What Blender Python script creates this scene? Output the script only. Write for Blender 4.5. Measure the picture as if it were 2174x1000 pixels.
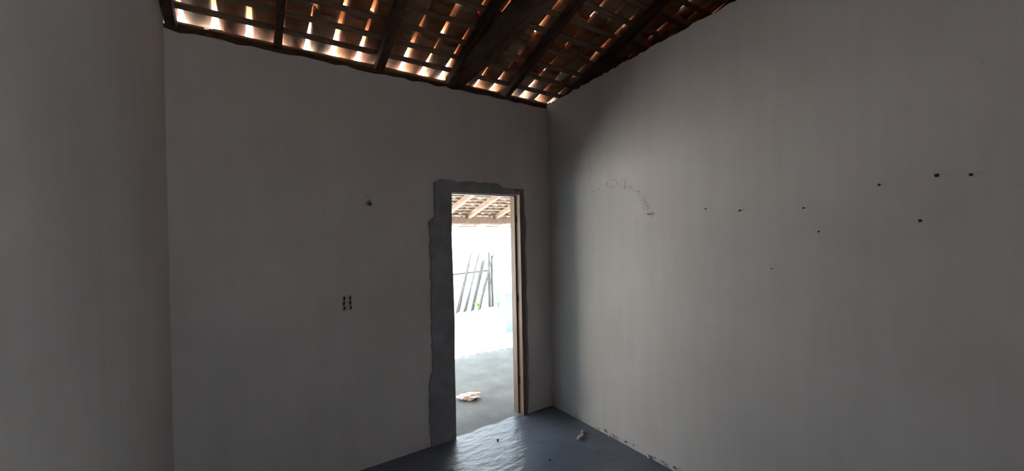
import bpy, bmesh, math, random
from mathutils import Vector, Matrix, noise
from mathutils.geometry import tessellate_polygon

for o in list(bpy.data.objects):
    bpy.data.objects.remove(o)
scene = bpy.context.scene
COL = scene.collection

# ------------------------------------------------------------------ camera
YAW, PITCH, ROLL, FPX, CAM_H = 0.595987, -0.004959, -0.0196916, 836.55, 1.7
cam_d = bpy.data.cameras.new('camera'); cam = bpy.data.objects.new('camera', cam_d); COL.objects.link(cam)
cam_d.sensor_fit = 'HORIZONTAL'; cam_d.sensor_width = 36.0; cam_d.lens = FPX / 2174 * 36.0
cam_d.clip_start = 0.02; cam_d.clip_end = 500
fw = Vector((math.sin(YAW)*math.cos(PITCH), math.cos(YAW)*math.cos(PITCH), math.sin(PITCH)))
rt0 = Vector((math.cos(YAW), -math.sin(YAW), 0)); up0 = rt0.cross(fw)
rt = rt0*math.cos(ROLL) + up0*math.sin(ROLL); up = up0*math.cos(ROLL) - rt0*math.sin(ROLL)
m = Matrix((rt, up, -fw)).transposed().to_4x4(); m.translation = (0, 0, CAM_H)
cam.matrix_world = m
scene.camera = cam

# ------------------------------------------------------------------ world, sun, exposure
world = bpy.data.worlds.new('world'); scene.world = world; world.use_nodes = True
bg = world.node_tree.nodes['Background']
bg.inputs[0].default_value = (0.70, 0.87, 1.0, 1); bg.inputs[1].default_value = 2.2
sd = bpy.data.lights.new('sun', 'SUN'); sun = bpy.data.objects.new('sun', sd); COL.objects.link(sun)
sd.energy = 14.0; sd.angle = math.radians(0.6); sd.color = (1.0, 0.97, 0.92)
sun.location = (0, 6, 12)
sun.rotation_euler = Vector((-0.60, -0.42, -1.0)).to_track_quat('-Z', 'Y').to_euler()
scene.view_settings.view_transform = 'Standard'
scene.view_settings.look = 'None'
scene.view_settings.gamma = 1.0
scene.view_settings.use_curve_mapping = False
scene.view_settings.exposure = 2.28

# ------------------------------------------------------------------ helpers
def link(name, me, mat=None, parent=None):
    o = bpy.data.objects.new(name, me); COL.objects.link(o)
    if mat is not None and me is not None and not me.materials: me.materials.append(mat)
    if parent: o.parent = parent
    return o
def from_bm(name, bm, mat, parent=None, smooth=False):
    bmesh.ops.recalc_face_normals(bm, faces=bm.faces)
    me = bpy.data.meshes.new(name); bm.to_mesh(me); bm.free()
    if smooth:
        for p in me.polygons: p.use_smooth = True
    return link(name, me, mat, parent)
def tag(o, label=None, cat=None, group=None, kind=None):
    if label: o['label'] = label
    if cat: o['category'] = cat
    if group: o['group'] = group
    if kind: o['kind'] = kind
    return o
def empty(name, loc=(0, 0, 0)):
    o = bpy.data.objects.new(name, None); COL.objects.link(o); o.location = loc; o.empty_display_size = 0.1
    return o
def add_box(bm, lo, hi, mat4=None):
    vs = [bm.verts.new((x, y, z)) for x in (lo[0], hi[0]) for y in (lo[1], hi[1]) for z in (lo[2], hi[2])]
    for f in ((0,1,3,2), (4,6,7,5), (0,4,5,1), (2,3,7,6), (0,2,6,4), (1,5,7,3)):
        bm.faces.new([vs[i] for i in f])
    if mat4 is not None:
        for v in vs: v.co = mat4 @ v.co
    return vs
def box(name, lo, hi, mat, parent=None, bevel=0.0):
    bm = bmesh.new(); add_box(bm, lo, hi)
    if bevel: bmesh.ops.bevel(bm, geom=bm.edges[:], offset=bevel, segments=1, affect='EDGES')
    return from_bm(name, bm, mat, parent)
def prism(name, outline, axis, a, b, mat, parent=None):
    """outline: list of 2-D points; extruded along axis ('x','y','z') from a to b"""
    def P(p, t):
        return {'x': (t, p[0], p[1]), 'y': (p[0], t, p[1]), 'z': (p[0], p[1], t)}[axis]
    bm = bmesh.new()
    A = [bm.verts.new(P(p, a)) for p in outline]; B = [bm.verts.new(P(p, b)) for p in outline]
    n = len(outline)
    for t in tessellate_polygon([[Vector((p[0], p[1], 0)) for p in outline]]):
        bm.faces.new([A[k] for k in t]); bm.faces.new([B[k] for k in t[::-1]])
    for i in range(n): bm.faces.new((A[i], A[(i+1) % n], B[(i+1) % n], B[i]))
    return from_bm(name, bm, mat, parent)
def tube(bm, pts, radii, seg=8, cap=True, wob=0.0, rnd=random):
    rings = []
    for i, p in enumerate(pts):
        p = Vector(p)
        d = (Vector(pts[min(i+1, len(pts)-1)]) - Vector(pts[max(i-1, 0)])).normalized()
        a = d.orthogonal().normalized() if abs(d.z) > .9 else d.cross(Vector((0, 0, 1))).normalized()
        b = d.cross(a)
        r = radii[i] if isinstance(radii, (list, tuple)) else radii
        rings.append([bm.verts.new(p + (a*math.cos(2*math.pi*k/seg) + b*math.sin(2*math.pi*k/seg))*r*(1+rnd.uniform(-wob, wob))) for k in range(seg)])
    for i in range(len(rings)-1):
        for k in range(seg):
            bm.faces.new((rings[i][k], rings[i][(k+1) % seg], rings[i+1][(k+1) % seg], rings[i+1][k]))
    if cap:
        bm.faces.new(rings[0][::-1]); bm.faces.new(rings[-1])

# ------------------------------------------------------------------ materials
def new_mat(name):
    mt = bpy.data.materials.new(name); mt.use_nodes = True
    nt = mt.node_tree; b = nt.nodes['Principled BSDF']
    return mt, nt, b
def nd(nt, t, **kw):
    n = nt.nodes.new(t)
    for k, v in kw.items():
        if k in n.inputs: n.inputs[k].default_value = v
        else: setattr(n, k, v)
    return n
def ramp(nt, stops):
    r = nt.nodes.new('ShaderNodeValToRGB'); e = r.color_ramp.elements
    while len(e) < len(stops): e.new(0.5)
    for el, (p, c) in zip(e, stops): el.position = p; el.color = (*c, 1)
    return r
def noisy(name, stops, scale=6.0, detail=6.0, rough=0.85, bump=0.15, bscale=None, stretch=(1, 1, 1), bdist=0.01, spec=0.3, objrand=0.0):
    mt, nt, b = new_mat(name); L = nt.links.new
    tc = nd(nt, 'ShaderNodeTexCoord'); mp = nd(nt, 'ShaderNodeMapping'); mp.inputs['Scale'].default_value = stretch
    L(tc.outputs['Object'], mp.inputs['Vector'])
    n1 = nd(nt, 'ShaderNodeTexNoise', Scale=scale, Detail=detail, Roughness=0.6)
    if objrand:
        oi = nd(nt, 'ShaderNodeObjectInfo'); va = nd(nt, 'ShaderNodeVectorMath', operation='ADD')
        cx = nd(nt, 'ShaderNodeCombineXYZ'); ml = nd(nt, 'ShaderNodeMath', operation='MULTIPLY'); ml.inputs[1].default_value = 37.0
        L(oi.outputs['Random'], ml.inputs[0]); L(ml.outputs[0], cx.inputs[0]); L(mp.outputs[0], va.inputs[0]); L(cx.outputs[0], va.inputs[1])
        L(va.outputs[0], n1.inputs['Vector'])
    else:
        L(mp.outputs[0], n1.inputs['Vector'])
    r = ramp(nt, stops); L(n1.outputs['Fac'], r.inputs['Fac'])
    col = r.outputs['Color']
    if objrand:
        hsv = nd(nt, 'ShaderNodeHueSaturation'); mr = nd(nt, 'ShaderNodeMapRange')
        mr.inputs['To Min'].default_value = 1-objrand; mr.inputs['To Max'].default_value = 1+objrand
        L(oi.outputs['Random'], mr.inputs['Value']); L(mr.outputs[0], hsv.inputs['Value']); L(col, hsv.inputs['Color']); col = hsv.outputs['Color']
    L(col, b.inputs['Base Color'])
    b.inputs['Roughness'].default_value = rough; b.inputs['Specular IOR Level'].default_value = spec
    n2 = nd(nt, 'ShaderNodeTexNoise', Scale=bscale or scale*4, Detail=8.0, Roughness=0.65); L(mp.outputs[0], n2.inputs['Vector'])
    bp = nd(nt, 'ShaderNodeBump', Strength=bump, Distance=bdist); L(n2.outputs['Fac'], bp.inputs['Height']); L(bp.outputs[0], b.inputs['Normal'])
    return mt

def plaster_material():
    mt, nt, b = new_mat('whitewashed_plaster'); L = nt.links.new
    tc = nd(nt, 'ShaderNodeTexCoord')
    big = nd(nt, 'ShaderNodeTexNoise', Scale=1.1, Detail=5.0, Roughness=0.55); L(tc.outputs['Object'], big.inputs['Vector'])
    r1 = ramp(nt, [(0.30, (0.585, 0.545, 0.53)), (0.70, (0.675, 0.64, 0.625))]); L(big.outputs['Fac'], r1.inputs['Fac'])
    # brush streaks that run down the wall
    mp = nd(nt, 'ShaderNodeMapping'); mp.inputs['Scale'].default_value = (9, 9, 0.9); L(tc.outputs['Object'], mp.inputs['Vector'])
    st = nd(nt, 'ShaderNodeTexNoise', Scale=1.6, Detail=4.0, Roughness=0.6); L(mp.outputs[0], st.inputs['Vector'])
    r2 = ramp(nt, [(0.32, (0.88, 0.88, 0.87)), (0.62, (1, 1, 1))]); L(st.outputs['Fac'], r2.inputs['Fac'])
    mx = nd(nt, 'ShaderNodeMix', data_type='RGBA', blend_type='MULTIPLY'); mx.inputs['Factor'].default_value = 0.4
    L(r1.outputs[0], mx.inputs['A']); L(r2.outputs[0], mx.inputs['B'])
    # fine dark specks
    sp = nd(nt, 'ShaderNodeTexNoise', Scale=38.0, Detail=3.0, Roughness=0.7); L(tc.outputs['Object'], sp.inputs['Vector'])
    r3 = ramp(nt, [(0.24, (0.55, 0.52, 0.5)), (0.31, (1, 1, 1))]); L(sp.outputs['Fac'], r3.inputs['Fac'])
    mx2 = nd(nt, 'ShaderNodeMix', data_type='RGBA', blend_type='MULTIPLY'); mx2.inputs['Factor'].default_value = 0.6
    L(mx.outputs['Result'], mx2.inputs['A']); L(r3.outputs[0], mx2.inputs['B'])
    L(mx2.outputs['Result'], b.inputs['Base Color'])
    b.inputs['Roughness'].default_value = 0.9; b.inputs['Specular IOR Level'].default_value = 0.15
    lo = nd(nt, 'ShaderNodeTexNoise', Scale=5.0, Detail=9.0, Roughness=0.62); L(tc.outputs['Object'], lo.inputs['Vector'])
    ad = nd(nt, 'ShaderNodeMath', operation='ADD'); L(lo.outputs['Fac'], ad.inputs[0])
    ml = nd(nt, 'ShaderNodeMath', operation='MULTIPLY'); ml.inputs[1].default_value = 0.2; L(st.outputs['Fac'], ml.inputs[0]); L(ml.outputs[0], ad.inputs[1])
    bp = nd(nt, 'ShaderNodeBump', Strength=0.35, Distance=0.012); L(ad.outputs[0], bp.inputs['Height']); L(bp.outputs[0], b.inputs['Normal'])
    return mt

def floor_material():
    mt, nt, b = new_mat('polished_cement'); L = nt.links.new
    tc = nd(nt, 'ShaderNodeTexCoord')
    a = nd(nt, 'ShaderNodeTexNoise', Scale=2.2, Detail=8.0, Roughness=0.6); L(tc.outputs['Object'], a.inputs['Vector'])
    r = ramp(nt, [(0.3, (0.088, 0.108, 0.14)), (0.72, (0.16, 0.195, 0.25))]); L(a.outputs['Fac'], r.inputs['Fac'])
    L(r.outputs[0], b.inputs['Base Color'])
    rr = nd(nt, 'ShaderNodeMapRange'); rr.inputs['To Min'].default_value = 0.22; rr.inputs['To Max'].default_value = 0.42
    n2 = nd(nt, 'ShaderNodeTexNoise', Scale=7.0, Detail=6.0); L(tc.outputs['Object'], n2.inputs['Vector'])
    L(n2.outputs['Fac'], rr.inputs['Value']); L(rr.outputs[0], b.inputs['Roughness'])
    b.inputs['Specular IOR Level'].default_value = 0.55
    mp = nd(nt, 'ShaderNodeMapping'); mp.inputs['Scale'].default_value = (1.0, 2.2, 1.0); mp.inputs['Rotation'].default_value = (0, 0, 0.5)
    L(tc.outputs['Object'], mp.inputs['Vector'])
    n3 = nd(nt, 'ShaderNodeTexNoise', Scale=9.0, Detail=7.0, Roughness=0.58); L(mp.outputs[0], n3.inputs['Vector'])
    bp = nd(nt, 'ShaderNodeBump', Strength=0.42, Distance=0.02); L(n3.outputs['Fac'], bp.inputs['Height']); L(bp.outputs[0], b.inputs['Normal'])
    return mt

M = {}
M['plaster'] = plaster_material()
M['floor'] = floor_material()
M['cement'] = noisy('raw_cement', [(0.3, (0.19, 0.19, 0.207)), (0.7, (0.34, 0.34, 0.36))], scale=5, bump=0.6, bscale=14, bdist=0.012, rough=0.95)
M['porch_floor'] = noisy('rough_porch_cement', [(0.3, (0.155, 0.155, 0.15)), (0.7, (0.245, 0.245, 0.235))], scale=3.2, bump=0.4, bscale=18, rough=0.9)
M['sand'] = noisy('pale_sand', [(0.3, (0.62, 0.59, 0.55)), (0.7, (0.74, 0.71, 0.67))], scale=1.4, bump=0.5, bscale=9, rough=0.95)
M['clay'] = noisy('fired_clay', [(0.25, (0.12, 0.052, 0.028)), (0.5, (0.30, 0.125, 0.056)), (0.75, (0.44, 0.22, 0.11))], scale=6, bump=0.3, bscale=40, rough=0.9, objrand=0.3)
M['clay_pale'] = noisy('weathered_clay', [(0.25, (0.22, 0.135, 0.085)), (0.7, (0.42, 0.29, 0.20))], scale=6, bump=0.3, bscale=40, rough=0.9, objrand=0.2)
M['clay_cap'] = noisy('lit_orange_cap_clay', [(0.25, (0.34, 0.15, 0.065)), (0.5, (0.52, 0.25, 0.11)), (0.75, (0.62, 0.36, 0.20))], scale=6, bump=0.3, bscale=40, rough=0.9, objrand=0.25)  # brighter than the channels: streak light put into the cap colour
M['clay_porch'] = noisy('pale_porch_clay', [(0.25, (0.36, 0.28, 0.23)), (0.7, (0.58, 0.50, 0.43))], scale=6, bump=0.3, bscale=40, rough=0.9, objrand=0.2)  # paler clay tone for the porch tiles
M['wood_dark'] = noisy('dark_roof_timber', [(0.3, (0.045, 0.022, 0.013)), (0.7, (0.115, 0.062, 0.036))], scale=5, stretch=(6, 1, 6), bump=0.4, rough=0.85)
M['batten'] = noisy('sawn_batten_wood', [(0.3, (0.15, 0.092, 0.06)), (0.7, (0.30, 0.20, 0.135))], scale=5, stretch=(1, 8, 8), bump=0.4, rough=0.85)
M['frame'] = noisy('door_frame_wood', [(0.3, (0.15, 0.092, 0.060)), (0.7, (0.25, 0.168, 0.118))], scale=5, stretch=(9, 9, 0.7), bump=0.25, rough=0.6)
M['porch_wood'] = noisy('porch_timber', [(0.3, (0.30, 0.21, 0.16)), (0.7, (0.48, 0.36, 0.28))], scale=4, stretch=(5, 1, 5), bump=0.3, rough=0.8)
M['brick'] = noisy('inner_dark_wall', [(0.3, (0.20, 0.11, 0.075)), (0.7, (0.33, 0.20, 0.14))], scale=6, bump=0.5, rough=0.95)
M['blue'] = noisy('sky_blue_paint', [(0.3, (0.20, 0.40, 0.48)), (0.7, (0.28, 0.48, 0.55))], scale=3, bump=0.2, rough=0.8)
M['pale_blue'] = noisy('faded_blue_paint', [(0.3, (0.25, 0.42, 0.49)), (0.7, (0.34, 0.52, 0.58))], scale=3, bump=0.2, rough=0.8)
M['white'] = noisy('white_limewash', [(0.3, (0.74, 0.74, 0.72)), (0.7, (0.82, 0.82, 0.80))], scale=3, bump=0.2, rough=0.9)
M['pole'] = noisy('shade_darkened_pole_wood', [(0.3, (0.045, 0.042, 0.039)), (0.7, (0.10, 0.093, 0.086))], scale=5, stretch=(6, 6, 1), bump=0.5, rough=0.9, objrand=0.15)  # coloured dark to carry the shadowed gaps between sunlit fence poles
M['leaf'] = noisy('weed_leaf', [(0.3, (0.12, 0.20, 0.05)), (0.7, (0.26, 0.34, 0.10))], scale=9, bump=0.1, rough=0.7)
M['black'] = noisy('black_plastic', [(0.3, (0.004, 0.004, 0.005)), (0.7, (0.010, 0.010, 0.011))], scale=20, bump=0.1, rough=0.6)
M['box_grey'] = noisy('grey_switch_plastic', [(0.3, (0.42, 0.41, 0.40)), (0.7, (0.52, 0.51, 0.50))], scale=20, bump=0.1, rough=0.6)
M['rust'] = noisy('rusty_iron', [(0.3, (0.012, 0.008, 0.007)), (0.7, (0.035, 0.02, 0.014))], scale=60, bump=0.3, rough=0.7)
M['bag'] = noisy('printed_plastic', [(0.42, (0.80, 0.79, 0.77)), (0.52, (0.66, 0.36, 0.20)), (0.60, (0.82, 0.80, 0.77))], scale=9, bump=0.2, rough=0.45)
M['chip'] = noisy('pale_plaster_chip', [(0.3, (0.68, 0.67, 0.65)), (0.7, (0.82, 0.81, 0.79))], scale=30, bump=0.4, rough=0.9)
M['scrap'] = noisy('pinkish_clay_scrap', [(0.3, (0.34, 0.25, 0.22)), (0.7, (0.46, 0.36, 0.33))], scale=30, bump=0.4, rough=0.9)
M['stone'] = noisy('dark_grit', [(0.3, (0.02, 0.02, 0.022)), (0.7, (0.05, 0.05, 0.05))], scale=40, bump=0.4, rough=0.9)

# ------------------------------------------------------------------ room dimensions (metres, camera stands over 0,0)
D, XR, XL, H, YR = 3.0, 2.477, -0.365, 2.925, -1.7
XFAR = 5.4
DL, DR, DH = 1.426, 2.111, 2.049          # clear door opening
FT = 0.064                                 # frame thickness
TAN = math.tan(math.radians(20)); CS, SN = math.cos(math.radians(20)), math.sin(math.radians(20))
ROOF_Z = 2.953
def roof_z(y): return ROOF_Z + (D - y)*TAN
RIDGE_Y = -1.1

def ragged(p0, p1, step, amp, rnd):
    n = max(2, int(math.hypot(p1[0]-p0[0], p1[1]-p0[1])/step)); out = []
    for i in range(n+1):
        t = i/n
        j = rnd.uniform(-amp, amp*0.4) if 0 < i < n else 0
        out.append((p0[0]+(p1[0]-p0[0])*t, p0[1]+(p1[1]-p0[1])*t + j))
    return out

rnd = random.Random(5)
# back wall, one slab with the doorway cut to the floor
ol = [(XL-0.14, 0), (DL-FT, 0), (DL-FT, DH+FT), (DR+FT, DH+FT), (DR+FT, 0), (XFAR+0.14, 0)] + ragged((XFAR+0.14, H), (XL-0.14, H), 0.07, 0.012, rnd)
wall_back = prism('wall_back', ol, 'y', D, D+0.14, M['plaster'])
tag(wall_back, 'grey whitewashed plaster wall holding the open doorway', 'wall', kind='structure')
ol = [(YR, 0), (D, 0)] + ragged((D, H+0.03), (YR, H+0.03+0.07*(D-YR)), 0.03, 0.011, rnd)
wall_right = prism('wall_right', ol, 'x', XR, XR+0.13, M['plaster'])
tag(wall_right, 'tall plain plaster wall with nail stubs and ragged top edge', 'wall', kind='structure')
ol = [(YR, 0), (D, 0), (D, roof_z(D)+0.05), (RIDGE_Y, roof_z(RIDGE_Y)+0.05), (YR, roof_z(RIDGE_Y)+0.05-(RIDGE_Y-YR)*TAN)]
wall_left = prism('wall_left', ol, 'x', XL-0.14, XL, M['plaster'])
tag(wall_left, 'bare plaster side wall opposite the nail-studded wall', 'wall', kind='structure')
zr = roof_z(RIDGE_Y)-(RIDGE_Y-YR)*TAN
RX0, RX1, RH = 0.55, 1.30, 2.05  # second doorway, cut in to add fill light
ol = [(XL-0.14, 0), (RX0, 0), (RX0, RH), (RX1, RH), (RX1, 0), (XFAR+0.14, 0), (XFAR+0.14, zr), (XL-0.14, zr)]
wall_rear = prism('wall_rear', ol, 'y', YR-0.14, YR, M['plaster'])
tag(wall_rear, 'plaster wall with an added second doorway, facing the first one', 'wall', kind='structure')
ol = [(YR, 0), (D, 0), (D, roof_z(D)+0.05), (RIDGE_Y, roof_z(RIDGE_Y)+0.05), (YR, roof_z(RIDGE_Y)+0.05-(RIDGE_Y-YR)*TAN)]
wall_far = prism('wall_side_room', ol, 'x', XFAR, XFAR+0.14, M['brick'])
tag(wall_far, 'unplastered brown wall of the neighbouring dark room', 'wall', kind='structure')

# floor
floor = prism('floor', [(XL-0.14, YR-0.14), (XFAR+0.14, YR-0.14), (XFAR+0.14, D+0.05), (DR+FT, D+0.05), (DR, D+0.02), (1.98, D+0.045), (1.85, D+0.01), (1.72, D+0.04), (1.58, D+0.005), (DL, D+0.03), (XL-0.14, D+0.05)], 'z', -0.12, 0, M['floor'])
tag(floor, 'dark polished cement floor reflecting the doorway', 'floor', kind='structure')

# rough cement repair around the doorway, a few millimetres proud of the plaster
base = [(1.204, 0.0), (1.204, 0.043), (1.2, 0.2), (1.202, 0.491), (1.233, 0.617), (1.228, 0.923), (1.236, 1.469), (1.232, 1.697), (1.223, 1.804), (1.276, 1.849), (1.278, 2.125), (1.341, 2.159), (1.486, 2.148), (1.666, 2.151), (1.887, 2.15), (1.937, 2.115), (2.061, 2.103), (2.118, 2.06)]
out = []
for (a, b) in zip(base, base[1:]):
    n = max(1, int(math.hypot(b[0]-a[0], b[1]-a[1])/0.035))
    for i in range(n):
        t = i/n; j = rnd.uniform(-0.006, 0.006) if out else 0
        horiz = abs(b[0]-a[0]) > abs(b[1]-a[1])
        out.append((a[0]+(b[0]-a[0])*t + (0 if horiz else j), max(0, a[1]+(b[1]-a[1])*t + (j if horiz else 0))))
out += [(2.118, 2.055), (1.9, 2.053), (1.6, 2.049), (DL+0.004, 2.052), (DL-0.004, 1.7), (DL+0.003, 1.3), (DL+0.008, 0.95), (DL, 0.6), (DL+0.002, 0.3), (DL, 0.0)]
patch = prism('cement_patch', out, 'y', D-0.014, D, M['cement'], wall_back)
tag(patch, 'dark grey raw cement band smeared around the door frame')
side = [(DR+FT-0.006, 0.0)] + [(DR+FT+0.012+rnd.uniform(-0.006, 0.012), 0.1*i) for i in range(1, 21)] + [(DR+FT-0.006, 2.05)]
tag(prism('cement_strip', side, 'y', D-0.007, D, M['cement'], wall_back), 'thin grey cement strip along the frame')

def lumps(name, centres, mat, parent, seed):
    q = random.Random(seed); bm = bmesh.new()
    for (c, sz) in centres:
        b0 = len(bm.verts)
        bmesh.ops.create_icosphere(bm, subdivisions=2, radius=1)
        bm.verts.ensure_lookup_table()
        for v in bm.verts[b0:]:
            k = 1 + 0.5*noise.noise(v.co*2.0 + Vector((q.random()*.2, c[1]*9, c[2]*7)))
            v.co = Vector((c[0]+v.co.x*sz[0]*k, c[1]+v.co.y*sz[1]*k, c[2]+v.co.z*sz[2]*k))
    return from_bm(name, bm, mat, parent)
q = random.Random(31); arc = [(2.42, 2.05), (2.30, 2.07), (2.18, 2.08), (2.07, 2.06), (1.96, 2.00), (1.90, 1.92), (1.86, 1.85), (1.82, 1.80)]
cs = []
for a, b in zip(arc, arc[1:]):
    for k in range(4):
        t = (k+q.random())/4; cs.append(((XR, a[0]+(b[0]-a[0])*t+q.uniform(-.02, .02), a[1]+(b[1]-a[1])*t+q.uniform(-.025, .025)), (q.uniform(.002, .004), q.uniform(.012, .045), q.uniform(.008, .022))))
tag(lumps('plaster_scar', cs, M['plaster'], wall_right, 1), 'rough arc of uneven plaster')
cs = [((XR-q.uniform(0, .008), q.uniform(1.1, 2.75), q.uniform(.003, .035)), (q.uniform(.004, .010), q.uniform(.006, .018), q.uniform(.004, .012))) for k in range(46)]
tag(lumps('plaster_splashes', cs, M['plaster'], wall_right, 2), 'crumbs of white plaster along the wall foot')

# ------------------------------------------------------------------ door frame
door = empty('door_1', (0.5*(DL+DR), D, 0)); tag(door, 'light brown wooden door frame without a door leaf', 'door frame', kind='structure')
def rel(o, root):
    o.parent = root; o.matrix_parent_inverse = Matrix.Translation(root.location).inverted(); return o
jr = prism('jamb', [(DR+0.015, D-0.004), (DR+FT, D-0.004), (DR+FT, D+0.135), (DR, D+0.135), (DR, D+0.064), (DR+0.015, D+0.064)], 'z', 0, DH+FT, M['frame']); rel(jr, door)
jl = prism('jamb', [(DL-0.015, D), (DL-FT, D), (DL-FT, D+0.135), (DL, D+0.135), (DL, D+0.064), (DL-0.015, D+0.064)], 'z', 0, DH+FT, M['frame']); rel(jl, door)
hd = prism('head', [(D, DH+0.015), (D, DH+FT), (D+0.135, DH+FT), (D+0.135, DH), (D+0.064, DH), (D+0.064, DH+0.015)], 'x', DL, DR, M['frame']); rel(hd, door)
for z in (0.28, 1.05, 1.80):
    hb = box('hinge_leaf', (DR+0.0155, D+0.040, z), (DR+0.0135, D+0.060, z+0.07), M['rust']); rel(hb, door)

fill_door = empty('fill_doorway', (0.5*(RX0+RX1), YR-0.07, 0)); tag(fill_door, 'plain wooden frame of the added second doorway for fill light', 'door frame', kind='structure')  # unseen doorway added to bring fill light onto the back wall
rel(box('jamb', (RX0, YR-0.13, 0), (RX0+0.05, YR-0.01, RH), M['frame'], bevel=.003), fill_door)
rel(box('jamb', (RX1-0.05, YR-0.13, 0), (RX1, YR-0.01, RH), M['frame'], bevel=.003), fill_door)
rel(box('head', (RX0+0.05, YR-0.13, RH-0.05), (RX1-0.05, YR-0.01, RH), M['frame'], bevel=.003), fill_door)

leaf = empty('dimming_plank_leaf'); leaf.parent = fill_door; leaf.location = (RX1-0.055-fill_door.location.x, 0.06, 0)  # leaf added half closed to cut down the doorway's fill light
leaf.rotation_euler.z = math.radians(-32)
for i in range(5):
    box('plank', (-0.125*(i+1)+0.002, -0.012, 0.015), (-0.125*i, 0.012, RH-0.06), M['frame'], leaf, bevel=.002)

# ------------------------------------------------------------------ clay tile roof over the room
ceiling = empty('ceiling'); tag(ceiling, 'open underside of the clay tile roof with dark rafters and battens', 'roof', kind='structure')
def RP(x, s, n):
    return Vector((x, D - s*CS + n*SN, ROOF_Z + s*SN + n*CS))
RMAT = Matrix(((1, 0, 0), (0, -CS, SN), (0, SN, CS))).to_4x4()      # local (x, s, n) to world
RMAT.translation = (0, D, ROOF_Z)
S_RIDGE = (D - RIDGE_Y)/CS

def bar(name, p0, p1, w, h, mat, parent, n=10, wob=0.004, rnd=random, upv=Vector((0, 0, 1))):
    """a slightly crooked squared timber from p0 to p1"""
    p0, p1 = Vector(p0), Vector(p1); d = (p1-p0).normalized(); a = d.cross(upv).normalized(); b = a.cross(d)
    bm = bmesh.new(); rings = []
    for i in range(n+1):
        c = p0.lerp(p1, i/n) + a*rnd.uniform(-wob, wob) + b*rnd.uniform(-wob, wob)*0.4
        rings.append([bm.verts.new(c + a*(u*w/2*(1+rnd.uniform(-.06, .06))) + b*(v*h/2)) for u, v in ((-1,-1), (1,-1), (1,1), (-1,1))])
    for i in range(n):
        for k in range(4): bm.faces.new((rings[i][k], rings[i][(k+1) % 4], rings[i+1][(k+1) % 4], rings[i+1][k]))
    bm.faces.new(rings[0][::-1]); bm.faces.new(rings[-1])
    return from_bm(name, bm, mat, parent)
nup = Vector((0, SN, CS))
for (x, dx, w) in ((-0.33, 0, .05), (0.205, -0.01, .045), (0.875, -0.11, .06), (1.45, -0.02, .05), (2.02, -0.06, .05), (2.66, -0.05, .05), (3.3, -0.05, .05), (4.0, 0, .05), (4.7, 0, .05), (5.3, 0, .05)):
    bar('rafter', RP(x, -0.17, 0.036), RP(x+dx*1.6, S_RIDGE, 0.036), w, 0.068, M['wood_dark'], ceiling, n=14, wob=0.006, rnd=rnd, upv=nup)
NB = 28
for i in range(NB):
    s = -0.085 + 0.157*i
    tilt = rnd.uniform(-0.012, 0.012)
    bar('batten', RP(-0.62, s-tilt, 0.079), RP(5.55, s+tilt, 0.079), 0.036+rnd.uniform(-.004, .006), 0.018, M['batten'], ceiling, n=16, wob=0.004, rnd=rnd, upv=nup)
# level tie beam, a hewn log lying on the wall head
bm = bmesh.new(); r2 = random.Random(3)
P0, P1 = Vector((1.545, 3.10, 3.045)), Vector((1.36, YR, 3.36))
pts = [P0.lerp(P1, i/14) + Vector((r2.uniform(-.012, .012), 0, r2.uniform(-.008, .008))) for i in range(15)]
tube(bm, pts, [0.092]*15, seg=9, wob=0.05, rnd=r2)
from_bm('tie_beam', bm, M['wood_dark'], ceiling)
# crooked wall plate between the plaster and the rafters
bar('wall_plate', (XL, D+0.055, 2.939), (XFAR, D+0.055, 2.939), 0.10, 0.026, M['wood_dark'], ceiling, n=60, wob=0.008, rnd=rnd)
# mortar added on outer half of wall head to narrow the light gap
ol = [(XL, H-0.01)] + [(XFAR, H-0.01)] + ragged((XFAR, 3.022), (XL, 3.022), 0.045, 0.034, rnd)
prism('light_gap_mortar', ol, 'y', D+0.108, D+0.14, M['cement'], wall_back)
# ridge pole
bm = bmesh.new(); tube(bm, [(-0.6, RIDGE_Y, roof_z(RIDGE_Y)-0.05), (5.55, RIDGE_Y, roof_z(RIDGE_Y)-0.05)], 0.07, seg=8); from_bm('ridge_pole', bm, M['wood_dark'], ceiling)

def tile_geo(L, r_lo, r_hi, up, seg=7, th=0.011, amax=82, jitter=0.0, rnd=random):
    """half-round tile in local (x, s, n); up=True opens upwards (channel), False is a cap"""
    verts, faces = [], []
    rows = 3
    for side in (0, 1):
        for j in range(rows):
            t = j/(rows-1); r = r_lo + (r_hi-r_lo)*t; rr = r + (th if side else 0)
            for k in range(seg+1):
                a = math.radians(-amax + 2*amax*k/seg)
                n = -rr*math.cos(a) if up else rr*math.cos(a)
                js = (jitter*math.sin(k*2.1+side*.3) if j in (0, rows-1) else 0)
                verts.append((rr*math.sin(a), L*t + js, n))
    W = seg+1; O = rows*W
    for j in range(rows-1):
        for k in range(seg):
            a = j*W+k
            faces.append((a, a+1, a+W+1, a+W)); faces.append((O+a, O+a+W, O+a+W+1, O+a+1))
        a = j*W; faces.append((a, a+W, O+a+W, O+a)); a = j*W+seg; faces.append((a, O+a, O+a+W, a+W))
    for k in range(seg):
        a = k; faces.append((a, O+a, O+a+1, a+1)); a = (rows-1)*W+k; faces.append((a, a+1, O+a+1, O+a))
    return verts, faces
def tile_mesh(name, mat, *a, **k):
    v, f = tile_geo(*a, **k); me = bpy.data.meshes.new(name); me.from_pydata(v, [], f); me.materials.append(mat)
    for p in me.polygons: p.use_smooth = abs(p.normal.y) < 0.5
    return me

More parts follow.
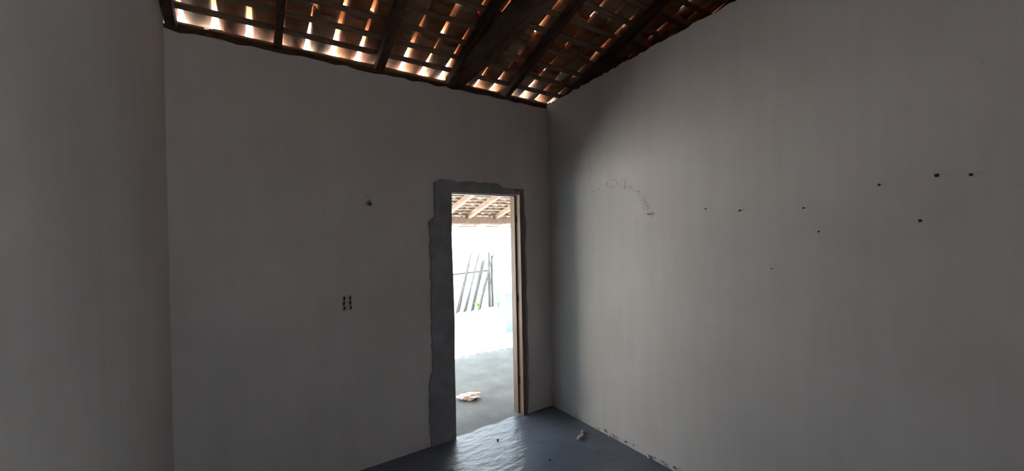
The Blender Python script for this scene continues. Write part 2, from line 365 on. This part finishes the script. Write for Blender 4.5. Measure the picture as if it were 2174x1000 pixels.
def tile_field(parent, base, x0, x1, s0, s1, pitch, course, Lc, Lk, r_big, r_small, n0, mats, visible, rnd, th, slip, capmats=None):
    chan = [tile_mesh('channel_tile', mats[i % len(mats)], Lc, r_small, r_big, True, th=th, jitter=0.004*i) for i in range(3)]
    cm = capmats or mats
    caps = [tile_mesh('cap_tile', cm[i % len(cm)], Lk+0.012*(i-1), r_big, r_small, False, th=th, jitter=0.004*i) for i in range(3)]
    far = {'channel_tiles': ([], []), 'cap_tiles': ([], [])}
    ncol = int((x1-x0)/pitch); nrow = int((s1-s0)/course)
    for c in range(ncol+1):
        xc = x0 + c*pitch
        off = rnd.uniform(-0.03, 0.03)
        for r in range(nrow+1):
            s = s0 + r*course + off
            for kind in (0, 1):
                x = xc + (0.5*pitch if kind else 0) + rnd.uniform(-0.006, 0.006)
                yaw = math.radians(rnd.uniform(-2.2, 2.2))
                if kind == 0:
                    nlo, nhi = n0 + r_small + th + 0.016, n0 + r_big + th + 0.001
                    L = Lc; me = chan[rnd.randrange(3)]; ss = s
                else:
                    rim = n0 + th + r_small*0.86
                    L = Lk; me = caps[rnd.randrange(3)]
                    sl, lift = slip(x, s, rnd)
                    ss = s + 0.05 + sl; nlo, nhi = rim + 0.012 + lift, rim - 0.004
                pit = math.atan2(nhi-nlo, L)
                mat = base @ Matrix.Translation((x, ss, nlo)) @ Matrix.Rotation(pit, 4, 'X') @ Matrix.Rotation(yaw, 4, 'Z')
                if visible(x, s):
                    o = link('cap_tile' if kind else 'channel_tile', me, None, parent); o.matrix_world = mat
                    if parent: o.matrix_parent_inverse = Matrix.Identity(4)
                else:
                    V, F = far['cap_tiles' if kind else 'channel_tiles']; b = len(V)
                    V += [mat @ v.co for v in me.vertices]; F += [tuple(b+i for i in p.vertices) for p in me.polygons]
    for nm, (V, F) in far.items():
        if not V: continue
        me = bpy.data.meshes.new(nm); me.from_pydata(V, [], F); o = link(nm, me, mats[0], parent); o['kind'] = 'stuff'

def slip_main(x, s, rnd):
    loose = 0.85 if x < 2.0 else 0.5
    if s > 2.3 or (0.2 < x < 0.65 and 0.5 < s < 1.3): loose = 0.0 if s < 2 else 0.12
    if rnd.random() < loose: return rnd.uniform(-0.006, 0.006), (rnd.uniform(0.035, 0.075) if rnd.random() < 0.7 else rnd.uniform(0.08, 0.11))
    return rnd.uniform(-0.006, 0.006), rnd.uniform(0.0, 0.018)
tile_field(ceiling, RMAT, -0.55, 5.5, -0.13, S_RIDGE-0.30, 0.172, 0.318, 0.41, 0.338, 0.069, 0.061, 0.088, [M['clay'], M['clay'], M['clay_pale']],
           lambda x, s: x < 3.5 and s < 1.75, random.Random(11), 0.011, slip_main, [M['clay_cap']])
# the slope on the far side of the ridge
RM2 = Matrix(((-1, 0, 0), (0, CS, -SN), (0, SN, CS))).to_4x4()
RM2.translation = (0, 2*RIDGE_Y-D, ROOF_Z)
tile_field(ceiling, RM2, -5.5, 0.55, S_RIDGE-1.3, S_RIDGE-0.30, 0.172, 0.318, 0.41, 0.40, 0.076, 0.062, 0.088, [M['clay']],
           lambda x, s: False, random.Random(12), 0.011, lambda x, s, r: (0, 0.0))
V, F = [], []
for i in range(17):
    v, f = tile_geo(0.42, 0.13, 0.12, False, th=0.014, amax=80); b = len(V)
    V += [(-0.65+i*0.37+p[1], RIDGE_Y+p[0], roof_z(RIDGE_Y)+0.02+p[2]) for p in v]; F += [tuple(b+j for j in q) for q in f]
me = bpy.data.meshes.new('ridge_tiles'); me.from_pydata(V, [], F); o = link('ridge_tiles', me, M['clay'], ceiling); o['kind'] = 'stuff'

# ------------------------------------------------------------------ porch beyond the door
porch = empty('porch_roof', (0, D+0.14, 0)); tag(porch, 'low clay tile porch roof on pale timbers outside the doorway', 'porch roof', kind='structure')
PT = 0.28; PA = math.atan(PT); PC, PS = math.cos(PA), math.sin(PA); PY0 = D+0.15; PZ0 = 1.83 + PT*(5.4-PY0)
PM = Matrix(((1, 0, 0), (0, PC, PS), (0, -PS, PC))).to_4x4()        # local s runs DOWN the slope away from the house
PM.translation = (0, PY0, PZ0)
def PP(x, y, n=0): return Vector((x, y, 1.83 + PT*(5.4-y))) + Vector((0, PS, PC))*n
def prel(o): o.matrix_parent_inverse = Matrix.Translation(porch.location).inverted(); return o
pup = Vector((0, PS, PC))
for x in (-0.36, 0.05, 0.5, 0.95, 1.45, 1.85, 2.245, 2.625, 3.085, 3.5, 3.95, 4.5):
    prel(bar('rafter', PP(x, PY0, 0.0), PP(x, 5.60, 0.0), 0.05, 0.06, M['porch_wood'], porch, n=8, wob=0.004, rnd=rnd, upv=pup))
for i in range(22):
    y = 3.2 + 0.112*i
    prel(bar('batten', PP(-0.5, y, 0.037), PP(4.7, y, 0.037), 0.026, 0.014, M['porch_wood'], porch, n=6, wob=0.003, rnd=rnd, upv=pup))
prel(bar('beam', (-0.29, 5.0, 1.83+PT*0.4-0.045), (4.24, 5.0, 1.83+PT*0.4-0.045), 0.075, 0.09, M['porch_wood'], porch, n=12, wob=0.006, rnd=rnd))
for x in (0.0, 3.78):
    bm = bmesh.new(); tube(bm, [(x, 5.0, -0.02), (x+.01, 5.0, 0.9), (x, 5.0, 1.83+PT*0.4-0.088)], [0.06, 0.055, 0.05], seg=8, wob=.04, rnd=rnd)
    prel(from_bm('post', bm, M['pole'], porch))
# tiles: local s up-slope again, so flip the frame
PM2 = Matrix(((-1, 0, 0), (0, -PC, PS), (0, PS, PC))).to_4x4(); PM2.translation = (0, 5.4, 1.83)
SL = (5.4-PY0)/PC
holder = tile_field(porch, PM2, -4.7, 0.45, -0.30, SL-0.24, 0.125, 0.224, 0.29, 0.27, 0.054, 0.044, 0.044, [M['clay_porch']],
           lambda x, s: -3.75 < x < -1.75 and s < 1.35, random.Random(21), 0.009, lambda x, s, r: (r.uniform(0, .015), r.uniform(0, 0.012)))
for o in porch.children:
    if 'tile' in o.name: prel(o)

psw = box('porch_light_block', (-0.42, D+0.14, -0.12), (-0.30, 5.15, 2.46), M['pale_blue'])  # unseen wall added to cut the yard light entering from the left
psw2 = box('porch_end_light_block', (4.25, D+0.14, -0.12), (4.37, 5.28, 2.46), M['pale_blue'])  # unseen wall added to keep yard light off the left wall
for v in psw2.data.vertices:
    if v.co.z > 1: v.co.z = 1.83 + PT*(5.4-v.co.y) - 0.035
tag(psw2, 'added faded blue porch end wall blocking yard light near the low wall', 'wall', kind='structure')
for v in psw.data.vertices:
    if v.co.z > 1: v.co.z = 1.83 + PT*(5.4-v.co.y) - 0.035
tag(psw, 'added faded blue wall cutting yard light at the porch end opposite the low wall', 'wall', kind='structure')
# unseen house added across the yard, its sunlit side bounces light indoors
nh = empty('light_bounce_house', (-4.4, 9.0, -0.05)); tag(nh, 'white limewashed house added unseen across the yard to bounce sunlight', 'house')
def relh(o, root): o.parent = root; o.matrix_parent_inverse = Matrix.Translation(root.location).inverted(); return o
relh(box('wall_body', (-6.2, 5.6, -0.05), (-2.6, 12.6, 2.9), M['white'], bevel=0.01), nh)
relh(prism('roof_slab', [(-6.6, 2.86), (-6.6, 2.95), (-4.4, 3.80), (-2.2, 2.95), (-2.2, 2.86), (-4.4, 3.71)], 'y', 5.3, 12.9, M['clay_pale']), nh)
for yy in (7.0, 10.6):
    w_ = relh(box('window', (-2.6, yy, 1.0), (-2.57, yy+0.9, 2.0), M['blue'], bevel=.004), nh)
    for k in range(2):
        b_ = box('shutter', (-2.57, yy+0.04+0.42*k, 1.04), (-2.555, yy+0.44+0.42*k, 1.96), M['pale_blue'], bevel=.003); b_.parent = w_; b_.matrix_parent_inverse = w_.matrix_parent_inverse.inverted() @ w_.matrix_parent_inverse
pf = prism('porch_floor', [(-1.2, D+0.05)] + [(DL, D+0.03), (1.58, D+0.005), (1.72, D+0.04), (1.85, D+0.01), (1.98, D+0.045), (DR, D+0.02)] + [(5.2, D+0.05), (5.2, 5.3), (-1.2, 5.3)], 'z', -0.12, -0.002, M['porch_floor'])
tag(pf, 'rough pale cement porch slab outside the doorway', 'porch floor', kind='structure')
bm = bmesh.new(); bmesh.ops.create_grid(bm, x_segments=60, y_segments=60, size=40)
for v in bm.verts:
    v.co.x += 2; v.co.y += 10
    d = max(0, math.hypot(v.co.x-2, v.co.y-5)-9)
    v.co.z = -0.035 + 0.02*noise.noise(v.co*0.6) + min(d, 20)*0.004*(noise.noise(v.co*0.12)+.4)
    if v.co.y < 5.4: v.co.z = -0.05
yard = from_bm('yard_ground', bm, M['sand']); tag(yard, 'bright bare sandy yard ground beyond the porch', 'ground', kind='structure')

# low blue wall and the corner of the white outbuilding
lw = empty('low_wall', (4.4, 5.85, -0.05)); tag(lw, 'low sky blue painted wall at the edge of the yard', 'low wall')
def rel2(o, root): o.parent = root; o.matrix_parent_inverse = Matrix.Translation(root.location).inverted(); return o
rel2(box('wall_body', (3.76, 5.80, -0.05), (5.6, 5.95, 0.64), M['blue'], bevel=0.008), lw)
rel2(box('coping', (3.74, 5.785, 0.64), (5.62, 5.965, 0.68), M['pale_blue'], bevel=0.006), lw)
ob = empty('outbuilding', (6.3, 9.3, -0.05)); tag(ob, 'white limewashed outbuilding with faded blue corner pillar', 'outbuilding')
rel2(box('wall_body', (5.18, 8.05, -0.05), (8.2, 11.0, 2.15), M['white'], bevel=0.01), ob)
rel2(box('corner_pillar', (4.99, 7.98, -0.05), (5.19, 8.2, 2.08), M['pale_blue'], bevel=0.008), ob)
rel2(box('plinth', (5.19, 8.02, -0.05), (8.22, 8.05, 0.32), M['blue'], bevel=0.004), ob)
rel2(prism('roof_slab', [(7.75, 2.15), (7.75, 2.20), (9.5, 2.75), (11.3, 2.20), (11.3, 2.15), (9.5, 2.70)], 'x', 4.9, 8.4, M['clay_pale']), ob)

# leaning fence poles, each its own
fr = random.Random(8)
spots = [(1.2+0.155*i+fr.uniform(-.03, .03), 7.97 if i % 2 else 7.89) for i in range(17)]
spots += [(3.82+0.092*i, 7.98 if i % 2 else 7.89) for i in range(8)] + [(4.80, 8.07), (4.88, 8.07)]
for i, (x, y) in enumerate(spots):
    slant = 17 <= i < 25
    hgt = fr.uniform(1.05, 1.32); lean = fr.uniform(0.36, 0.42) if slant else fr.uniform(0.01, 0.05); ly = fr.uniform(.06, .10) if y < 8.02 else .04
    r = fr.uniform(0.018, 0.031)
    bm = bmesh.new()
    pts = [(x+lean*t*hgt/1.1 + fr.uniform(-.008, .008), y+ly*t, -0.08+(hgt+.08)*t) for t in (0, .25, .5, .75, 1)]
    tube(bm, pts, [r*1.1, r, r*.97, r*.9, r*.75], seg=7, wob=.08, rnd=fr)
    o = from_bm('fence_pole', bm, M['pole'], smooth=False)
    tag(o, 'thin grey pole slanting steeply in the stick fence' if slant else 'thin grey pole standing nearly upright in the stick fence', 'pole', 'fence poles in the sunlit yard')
# rail that the poles lean on
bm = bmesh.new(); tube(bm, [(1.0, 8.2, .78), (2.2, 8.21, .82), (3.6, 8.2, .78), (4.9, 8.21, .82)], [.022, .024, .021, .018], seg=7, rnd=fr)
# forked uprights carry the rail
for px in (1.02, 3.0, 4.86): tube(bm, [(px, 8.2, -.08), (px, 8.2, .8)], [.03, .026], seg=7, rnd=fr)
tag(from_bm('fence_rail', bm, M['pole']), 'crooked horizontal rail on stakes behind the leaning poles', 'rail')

def weed(x, y, n, h, label):
    root = empty('weed', (x, y, -0.035)); tag(root, label, 'weed')
    w = random.Random(int(x*100))
    for k in range(n):
        a = w.uniform(0, 6.28); hh = h*w.uniform(.6, 1); sp = w.uniform(.25, .6)*hh
        bm = bmesh.new(); L_ = []
        for j in range(5):
            t = j/4; c = Vector((math.cos(a)*sp*t*t, math.sin(a)*sp*t*t, hh*(t-.25*t*t)))
            wd = 0.014*math.sin(math.pi*min(.98, t*.85+.12)); sd_ = Vector((-math.sin(a), math.cos(a), 0))*wd
            L_.append([bm.verts.new(c-sd_), bm.verts.new(c+Vector((0, 0, .004))), bm.verts.new(c+sd_)])
        for j in range(4):
            for q in (0, 1): bm.faces.new((L_[j][q], L_[j][q+1], L_[j+1][q+1], L_[j+1][q]))
        o = from_bm('leaf', bm, M['leaf'], root)
weed(4.33, 7.80, 14, .34, 'small green weed clump at the foot of the leaning poles')
weed(4.86, 7.78, 12, .26, 'low green weed tuft beside the faded blue pillar')

# brushwood heap
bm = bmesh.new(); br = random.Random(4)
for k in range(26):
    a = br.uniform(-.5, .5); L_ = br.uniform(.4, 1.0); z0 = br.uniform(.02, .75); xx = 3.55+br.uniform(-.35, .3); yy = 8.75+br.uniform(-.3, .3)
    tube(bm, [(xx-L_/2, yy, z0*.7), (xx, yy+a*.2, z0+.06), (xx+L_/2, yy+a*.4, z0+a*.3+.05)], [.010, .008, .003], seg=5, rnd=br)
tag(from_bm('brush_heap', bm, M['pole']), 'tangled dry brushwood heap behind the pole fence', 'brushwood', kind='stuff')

# ------------------------------------------------------------------ electrical fittings on the back wall
sb = empty('switch_box', (0.598, D, 1.227)); tag(sb, 'uncovered grey light switch box with black slots beside the doorway', 'switch box')
def part(o, root): o.parent = root; return o
bm = bmesh.new()
for lo, hi in (((-.033, -.004, -.056), (.033, .0, -.050)), ((-.033, -.004, .050), (.033, .0, .056)), ((-.033, -.004, -.050), (-.029, .0, .050)), ((.029, -.004, -.050), (.033, .0, .050))):
    add_box(bm, lo, hi)
part(from_bm('rim', bm, M['box_grey']), sb)
part(box('back_plate', (-.029, -.002, -.050), (.029, 0, .050), M['box_grey']), sb)
for sx in (-1, 1):
    for (z, hh, dx) in ((.034, .012, .002 if sx < 0 else 0), (.0, .014, -.001), (-.036, .011, .002)):
        part(box('slot', (sx*.021-.006+dx, -.0045, z-hh), (sx*.021+.006+dx, -.002, z+hh), M['black'], bevel=.001), sb)
co = empty('conduit_opening', (0.766, D, 1.943)); co.scale = (0.65, 0.65, 0.65); tag(co, 'small dark conduit hole in broken plaster high on the wall', 'conduit')
bm = bmesh.new(); tube(bm, [(0, -.006, 0), (0, 0, 0)], .013, seg=12); part(from_bm('hole', bm, M['black']), co)
bm = bmesh.new(); tube(bm, [(.0, -.004, -.004), (.006, -.02, -.006), (.004, -.022, -.028)], .0045, seg=6); part(from_bm('wire', bm, M['black']), co)
cr = random.Random(2)
bm = bmesh.new(); N = 14
inner = [bm.verts.new((.0135*math.cos(2*math.pi*i/N), -.003, .0135*math.sin(2*math.pi*i/N))) for i in range(N)]
outer = [bm.verts.new((cr.uniform(.026, .042)*math.cos(2*math.pi*i/N), 0, cr.uniform(.028, .05)*math.sin(2*math.pi*i/N))) for i in range(N)]
for i in range(N): bm.faces.new((inner[i], inner[(i+1) % N], outer[(i+1) % N], outer[i]))
part(from_bm('plaster_rim', bm, M['cement']), co)
bm = bmesh.new()
for (x, z) in ((-.03, .085), (-.012, .078), (.008, .075), (.02, .082), (.03, .07), (-.036, .068)):
    bmesh.ops.create_icosphere(bm, subdivisions=1, radius=.006, matrix=Matrix.Translation((x, -.001, z)) @ Matrix.Diagonal((1.3, .4, .7, 1)))
part(from_bm('chipped_plaster', bm, M['cement']), co)

# nail stubs in the plain wall
for i, (y, z, r) in enumerate([(1.403, 1.836, .005), (1.192, 1.812, .006), (.864, 1.807, .006), (.799, 1.68, .0055), (.561, 1.896, .006), (.375, 1.915, .009), (.279, 1.905, .0065), (.427, 1.722, .0075), (1.023, 1.473, .004), (1.84, 1.822, .005)]):
    root = empty('nail', (XR, y, z)); tag(root, 'thickest black nail stub in the bare plaster wall' if r > .008 else 'small dark nail stub in the bare plaster wall', 'nail', 'nail stubs in the plain wall')
    bm = bmesh.new(); tube(bm, [(0.005, 0, 0), (-.012, 0, -.001)], r*.5, seg=8); part(from_bm('shank', bm, M['rust']), root)
    bm = bmesh.new(); tube(bm, [(-.012, 0, -.001), (-.0155, 0, -.0012)], r*.85, seg=10); part(from_bm('nail_head', bm, M['rust']), root)

# ------------------------------------------------------------------ litter
def crumple(name, loc, size, seed, mat, amp=.35, sub=3):
    bm = bmesh.new(); bmesh.ops.create_icosphere(bm, subdivisions=sub, radius=1)
    o3 = Vector((seed*3.1, seed*1.7, seed*.9))
    for v in bm.verts:
        n = noise.noise(v.co*1.7+o3)*amp*1.4 + abs(noise.noise(v.co*3.6+o3))*amp
        v.co = v.co*(1+n-.2*amp)
        v.co = Vector((v.co.x*size[0], v.co.y*size[1], v.co.z*size[2]))
    zmin = min(v.co.z for v in bm.verts); cut = zmin + .18*size[2]
    for v in bm.verts: v.co.z = max(v.co.z, cut) - cut
    o = from_bm(name, bm, mat); o.location = loc
    return o
bag = crumple('plastic_bag', (1.885, 3.635, -0.002), (.105, .065, .026), 4, M['bag'], amp=.5); bag.rotation_euler.z = -.5
tag(bag, 'crumpled white and orange plastic wrapper lying on the porch slab', 'wrapper')
bm = bmesh.new(); tube(bm, [(-.042, 0, .011), (-.02, .001, .0115), (.02, -.001, .0115), (.042, 0, .011)], [.010, .0125, .0125, .011], seg=8, wob=.08, rnd=cr)
zmin = min(v.co.z for v in bm.verts)
for v in bm.verts: v.co.z -= zmin
st = from_bm('plaster_stick', bm, M['chip']); st.location = (2.262, 2.388, 0); st.rotation_euler.z = .30
tag(st, 'short pale stick-like scrap lying on the dark floor', 'debris')
sc = crumple('clay_scrap', (2.335, 2.425, 0), (.026, .02, .016), 7, M['scrap'], sub=2); tag(sc, 'pinkish clay scrap on the floor next to the pale stick', 'debris')
for (x, y, r, lb) in ((1.692, 2.761, .0075, 'tiny dark pebble on the shining floor before the doorway'), (1.854, 2.285, .0065, 'tiny dark pebble on the open floor away from the doorway')):
    tag(crumple('pebble', (x, y, 0), (r*1.2, r, r*.8), x, M['stone'], sub=2), lb, 'pebble')
